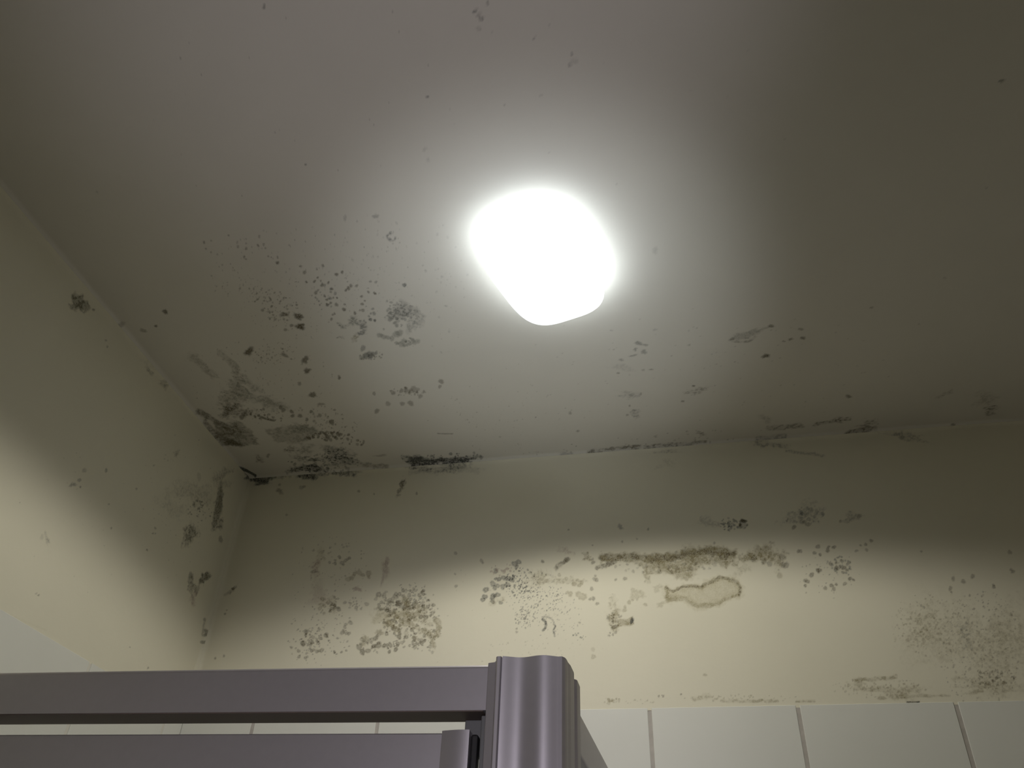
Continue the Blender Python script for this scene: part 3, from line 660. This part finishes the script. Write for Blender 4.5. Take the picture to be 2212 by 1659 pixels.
ceiling = tag(ceil.build('ceiling', M_CEIL, flip=True, inward=-1, edges=((0, 0.0), (1, 0.0))), kind='structure', label='mould-spotted plaster ceiling around the round lamp')
wall_back = tag(back.build('wall_back', M_WALL, inward=-1, edges=((0, 0.0), (1, H))), kind='structure', label='mouldy cream plaster wall above the white tiles')
wall_left = tag(left.build('wall_left', M_WALL, inward=1, edges=((0, 0.0), (1, H))), kind='structure', label='cream plaster wall at the left with few mould spots')


def plain(name, lo, hi, mat):
    bm = bmesh.new(); box(bm, lo, hi)
    return tag(obj(name, bm, mat), kind='structure')


# backing behind the plaster, and the rest of the room
plain('floor', (-.1, ROOM_Y - .1, -0.1), (ROOM_X + .1, 0.1, 0), M_FLOOR)
plain('wall_right', (ROOM_X, ROOM_Y, 0), (ROOM_X + .1, 0, H), M_PLAIN)
plain('wall_front', (0, ROOM_Y - .1, 0), (ROOM_X, ROOM_Y, H), M_PLAIN)

# ------------------------------------------------------------------ tiles (proud of a grout bed) on the back and left walls
TW, TH, GR, TD = 0.25, 0.20, 0.0068, 0.0012
X1 = 0.8995                                # a joint of the back wall


def tiled(name, along, length, first, grout):
    """one wall's tiling: grout bed and glazed tiles; along = 0 back wall (x), 1 left wall (y)"""
    bm = bmesh.new()
    if along == 0: box(bm, (0, 0, 0), (length, .05, TILE_TOP - .002))
    else: box(bm, (-.05, -length, 0), (0, 0, TILE_TOP - .002))
    bed = tag(obj(name, bm, grout), kind='structure')
    bm = bmesh.new()
    k0 = -math.ceil(first / TW) - 1
    for k in range(k0, int(length / TW) + 2):
        a0, a1 = first + k * TW + GR / 2, first + (k + 1) * TW - GR / 2
        a0, a1 = max(a0, 0.001), min(a1, length - .001)
        if a1 - a0 < .005: continue
        z1 = TILE_TOP
        while z1 > 0.02:
            z0 = max(0.001, z1 - TH + GR)
            if along == 0: box(bm, (a0, -TD, z0), (a1, 0.002, z1), .0009, 2)
            else: box(bm, (-0.002, -a1, z0), (TD, -a0, z1), .0009, 2)
            z1 -= TH
    obj('tiles', bm, M_TILE, bed)
    return bed


tiled('trim_1', 0, ROOM_X, X1, M_GROUT)
tiled('trim_2', 1, -ROOM_Y, 0.06, M_PALE)

# ------------------------------------------------------------------ ceiling lamp
lamp = tag(empty('ceiling_lamp', (LAMP[0], LAMP[1], H)), 'glowing white rounded-square lamp on the mouldy ceiling', 'lamp')


def drum(z_list, n=72, expo=3.5, a=0.0795, b_=0.110, rot=-0.29):
    bm = bmesh.new(); rings = []
    for z, s in z_list:
        r = []
        for i in range(n):
            t = 2 * math.pi * i / n
            c, s_ = math.cos(t), math.sin(t); e = 2 / expo
            x = a * s * math.copysign(abs(c) ** e, c); y = b_ * s * math.copysign(abs(s_) ** e, s_)
            r.append(bm.verts.new((LAMP[0] + x * math.cos(rot) - y * math.sin(rot), LAMP[1] + x * math.sin(rot) + y * math.cos(rot), H - z)))
        rings.append(r)
    for p, q in zip(rings[:-1], rings[1:]):
        for i in range(n): bm.faces.new((p[i], p[(i + 1) % n], q[(i + 1) % n], q[i]))
    bm.faces.new(rings[-1]); bm.faces.new(rings[0])
    bmesh.ops.recalc_face_normals(bm, faces=bm.faces)
    return bm


GAP = 0.034                                            # gap for an added glowing rim that imitates the glare halo on the ceiling
obj('base', drum([(-.001, .55), (GAP + .001, .55)]), M_BASE, lamp)
obj('added_halo_rim', drum([(GAP, .97), (GAP + .003, .985), (GAP + .004, .9)]), M_HALO, lamp)
prof = [(GAP + .004, 1.0), (GAP + .012, .99)]
for k in range(1, 7):
    t = k / 6 * math.pi / 2
    prof.append((GAP + .012 + .014 * math.sin(t), .99 - .12 * (1 - math.cos(t))))
obj('diffuser', drum(prof), M_DIFF, lamp, smooth=True)

# ------------------------------------------------------------------ shower enclosure
ZT = 1.7875
A0 = np.array([0.2466, -0.7464]); B0 = np.array([0.7803, -0.7249])
dirf = (B0 - A0) / np.linalg.norm(B0 - A0)
A0 = A0 - dirf * (A0[0] / dirf[0])                      # meets the left wall
A0 = A0 + dirf * (TD + .0005)
nf = np.array([-dirf[1], dirf[0]])                      # into the enclosure
S0 = np.array([0.8465, -0.646]); S1 = np.array([0.8630, -TD - .0005])
ds = (S1 - S0) / np.linalg.norm(S1 - S0); ns = np.array([-ds[1], ds[0]])
ZB = 1.744
shower = tag(empty('shower_enclosure', (0.82, -0.70, 0)), 'grey aluminium shower enclosure with a fluted corner post below the ceiling lamp', 'shower enclosure')

bm = bmesh.new()                                        # post: fluted front, stepped flanks
front = []
fx0, fx1 = 0.7990, 0.852
for i in range(41):
    t = i / 40
    front.append((fx0 + (fx1 - fx0) * t, -0.7440 + 0.0026 * math.sin(2 * math.pi * (t - .13) / .80) + .0025 * t * t))
rounded = [(0.8555, -0.7405), (0.8578, -0.7365), (0.8586, -0.7310), (0.8588, -0.7235)]
prof = [(0.7812, -0.7000), (0.7808, -0.7275), (0.7815, -0.7287), (0.7886, -0.7305), (0.7890, -0.7330), (0.7918, -0.7335), (0.7921, -0.7432), (0.7930, -0.7450), (0.7940, -0.7460), (0.7968, -0.7460), (0.7976, -0.7452), (0.7978, -0.7425), (0.7986, -0.7425)]
prof += front + rounded
prof += [(0.8600, -0.7150), (0.8604, -0.6950), (0.8600, -0.6900), (0.8578, -0.6880), (0.8576, -0.6760), (0.8590, -0.6740), (0.8604, -0.6720), (0.8607, -0.6690), (0.8607, -0.6500), (0.8560, -0.6480), (0.8100, -0.6480), (0.8100, -0.7000)]
extrude_profile(bm, prof, 0.0, ZT)
post = obj('post', bm, M_POST, shower)

E1 = B0 + dirf * .006
bm = bmesh.new(); bar(bm, A0, E1, nf, ZB, ZT, .0375, .0036, 4, True)
rail = obj('rail', bm, M_ALU, shower)
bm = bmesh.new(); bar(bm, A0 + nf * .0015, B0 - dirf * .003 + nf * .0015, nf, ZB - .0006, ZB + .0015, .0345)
tag(obj('shade_strip', bm, M_SHADE, rail), 'dark brown strip, shade painted under the rail')  # brown strip stands in for the shade on the rail's underside
bm = bmesh.new(); bar(bm, S0, S1, ns, ZT - .0435, ZT, .034, .002, 3)
obj('rail', bm, M_ALU, shower)
bm = bmesh.new(); bar(bm, S0 + ns * .012 + ds * .004, S1 + ns * .012, ns, .06, ZT - .040, .006)
tag(obj('glass_panel', bm, M_GLASS, shower), 'clear glass side panel')
bm = bmesh.new(); bar(bm, S0, S1, ns, .0, .045, .034, .002, 3); bar(bm, A0, E1, nf, .0, .045, .0375, .002, 3)
obj('bottom_rail', bm, M_ALU, shower)
# post-side guide block under the front rail
bm = bmesh.new(); bar(bm, B0 - dirf * .026 + nf * .030, B0 + dirf * .004 + nf * .030, nf, ZB - .034, ZB - .0005, .012, .001, 2)
bar(bm, B0 - dirf * .006 + nf * .010, B0 + dirf * .004 + nf * .010, nf, ZB - .06, ZB - .002, .02, .001, 2)
tag(obj('guide_block', bm, M_PLASTIC, shower), 'grey plastic guide block')

# sliding door, hung inside the front rail
OFF = 0.016
def dp(px, py):                                         # point of the door's plane
    d = ray(px, py); n3 = np.array([nf[0], nf[1], 0]); a3 = np.array([A0[0], A0[1], 0])
    return CAM + d * (((a3 - CAM) @ n3 + OFF) / (d @ n3))
dtop = dp(500, 1585)[2]
x_st0 = dp(955, 1600); x_st1 = dp(1016, 1600); x_sl = dp(1031, 1610)
def along(p): return (np.array([p[0], p[1]]) - A0) @ dirf
s0, s1, s2 = along(x_st0), along(x_st1), along(x_sl)
P = lambda s, o=0.0: A0 + dirf * s + nf * (OFF + o)
bm = bmesh.new(); bar(bm, P(.012), P(s0 + .002), nf, dtop - .05, dtop, .014, .0012, 2)
door = obj('door', bm, M_ALU, shower)
bm = bmesh.new()
st = []
for i in range(17):
    t = i / 16
    st.append(tuple(P(s0 + (s1 - s0) * t, -.003 - .004 * math.sin(math.pi * min(1, t * .62)))))
st += [tuple(P(s1, .014)), tuple(P(s0, .014))]
extrude_profile(bm, st, .05, dtop + .0012)
obj('stile', bm, M_ALU, door)
bm = bmesh.new(); bar(bm, P(s1 + .0003, .0), P(s2, .0), nf, .05, dtop - .001, .013, .002, 2)
tag(obj('seal', bm, M_RUBBER, door), 'black rubber seal strip')
bm = bmesh.new(); bar(bm, P(.02, .004), P(s0 + .001, .004), nf, .05, dtop - .045, .005)
tag(obj('glass_pane', bm, M_GLASS, door), 'clear glass pane')
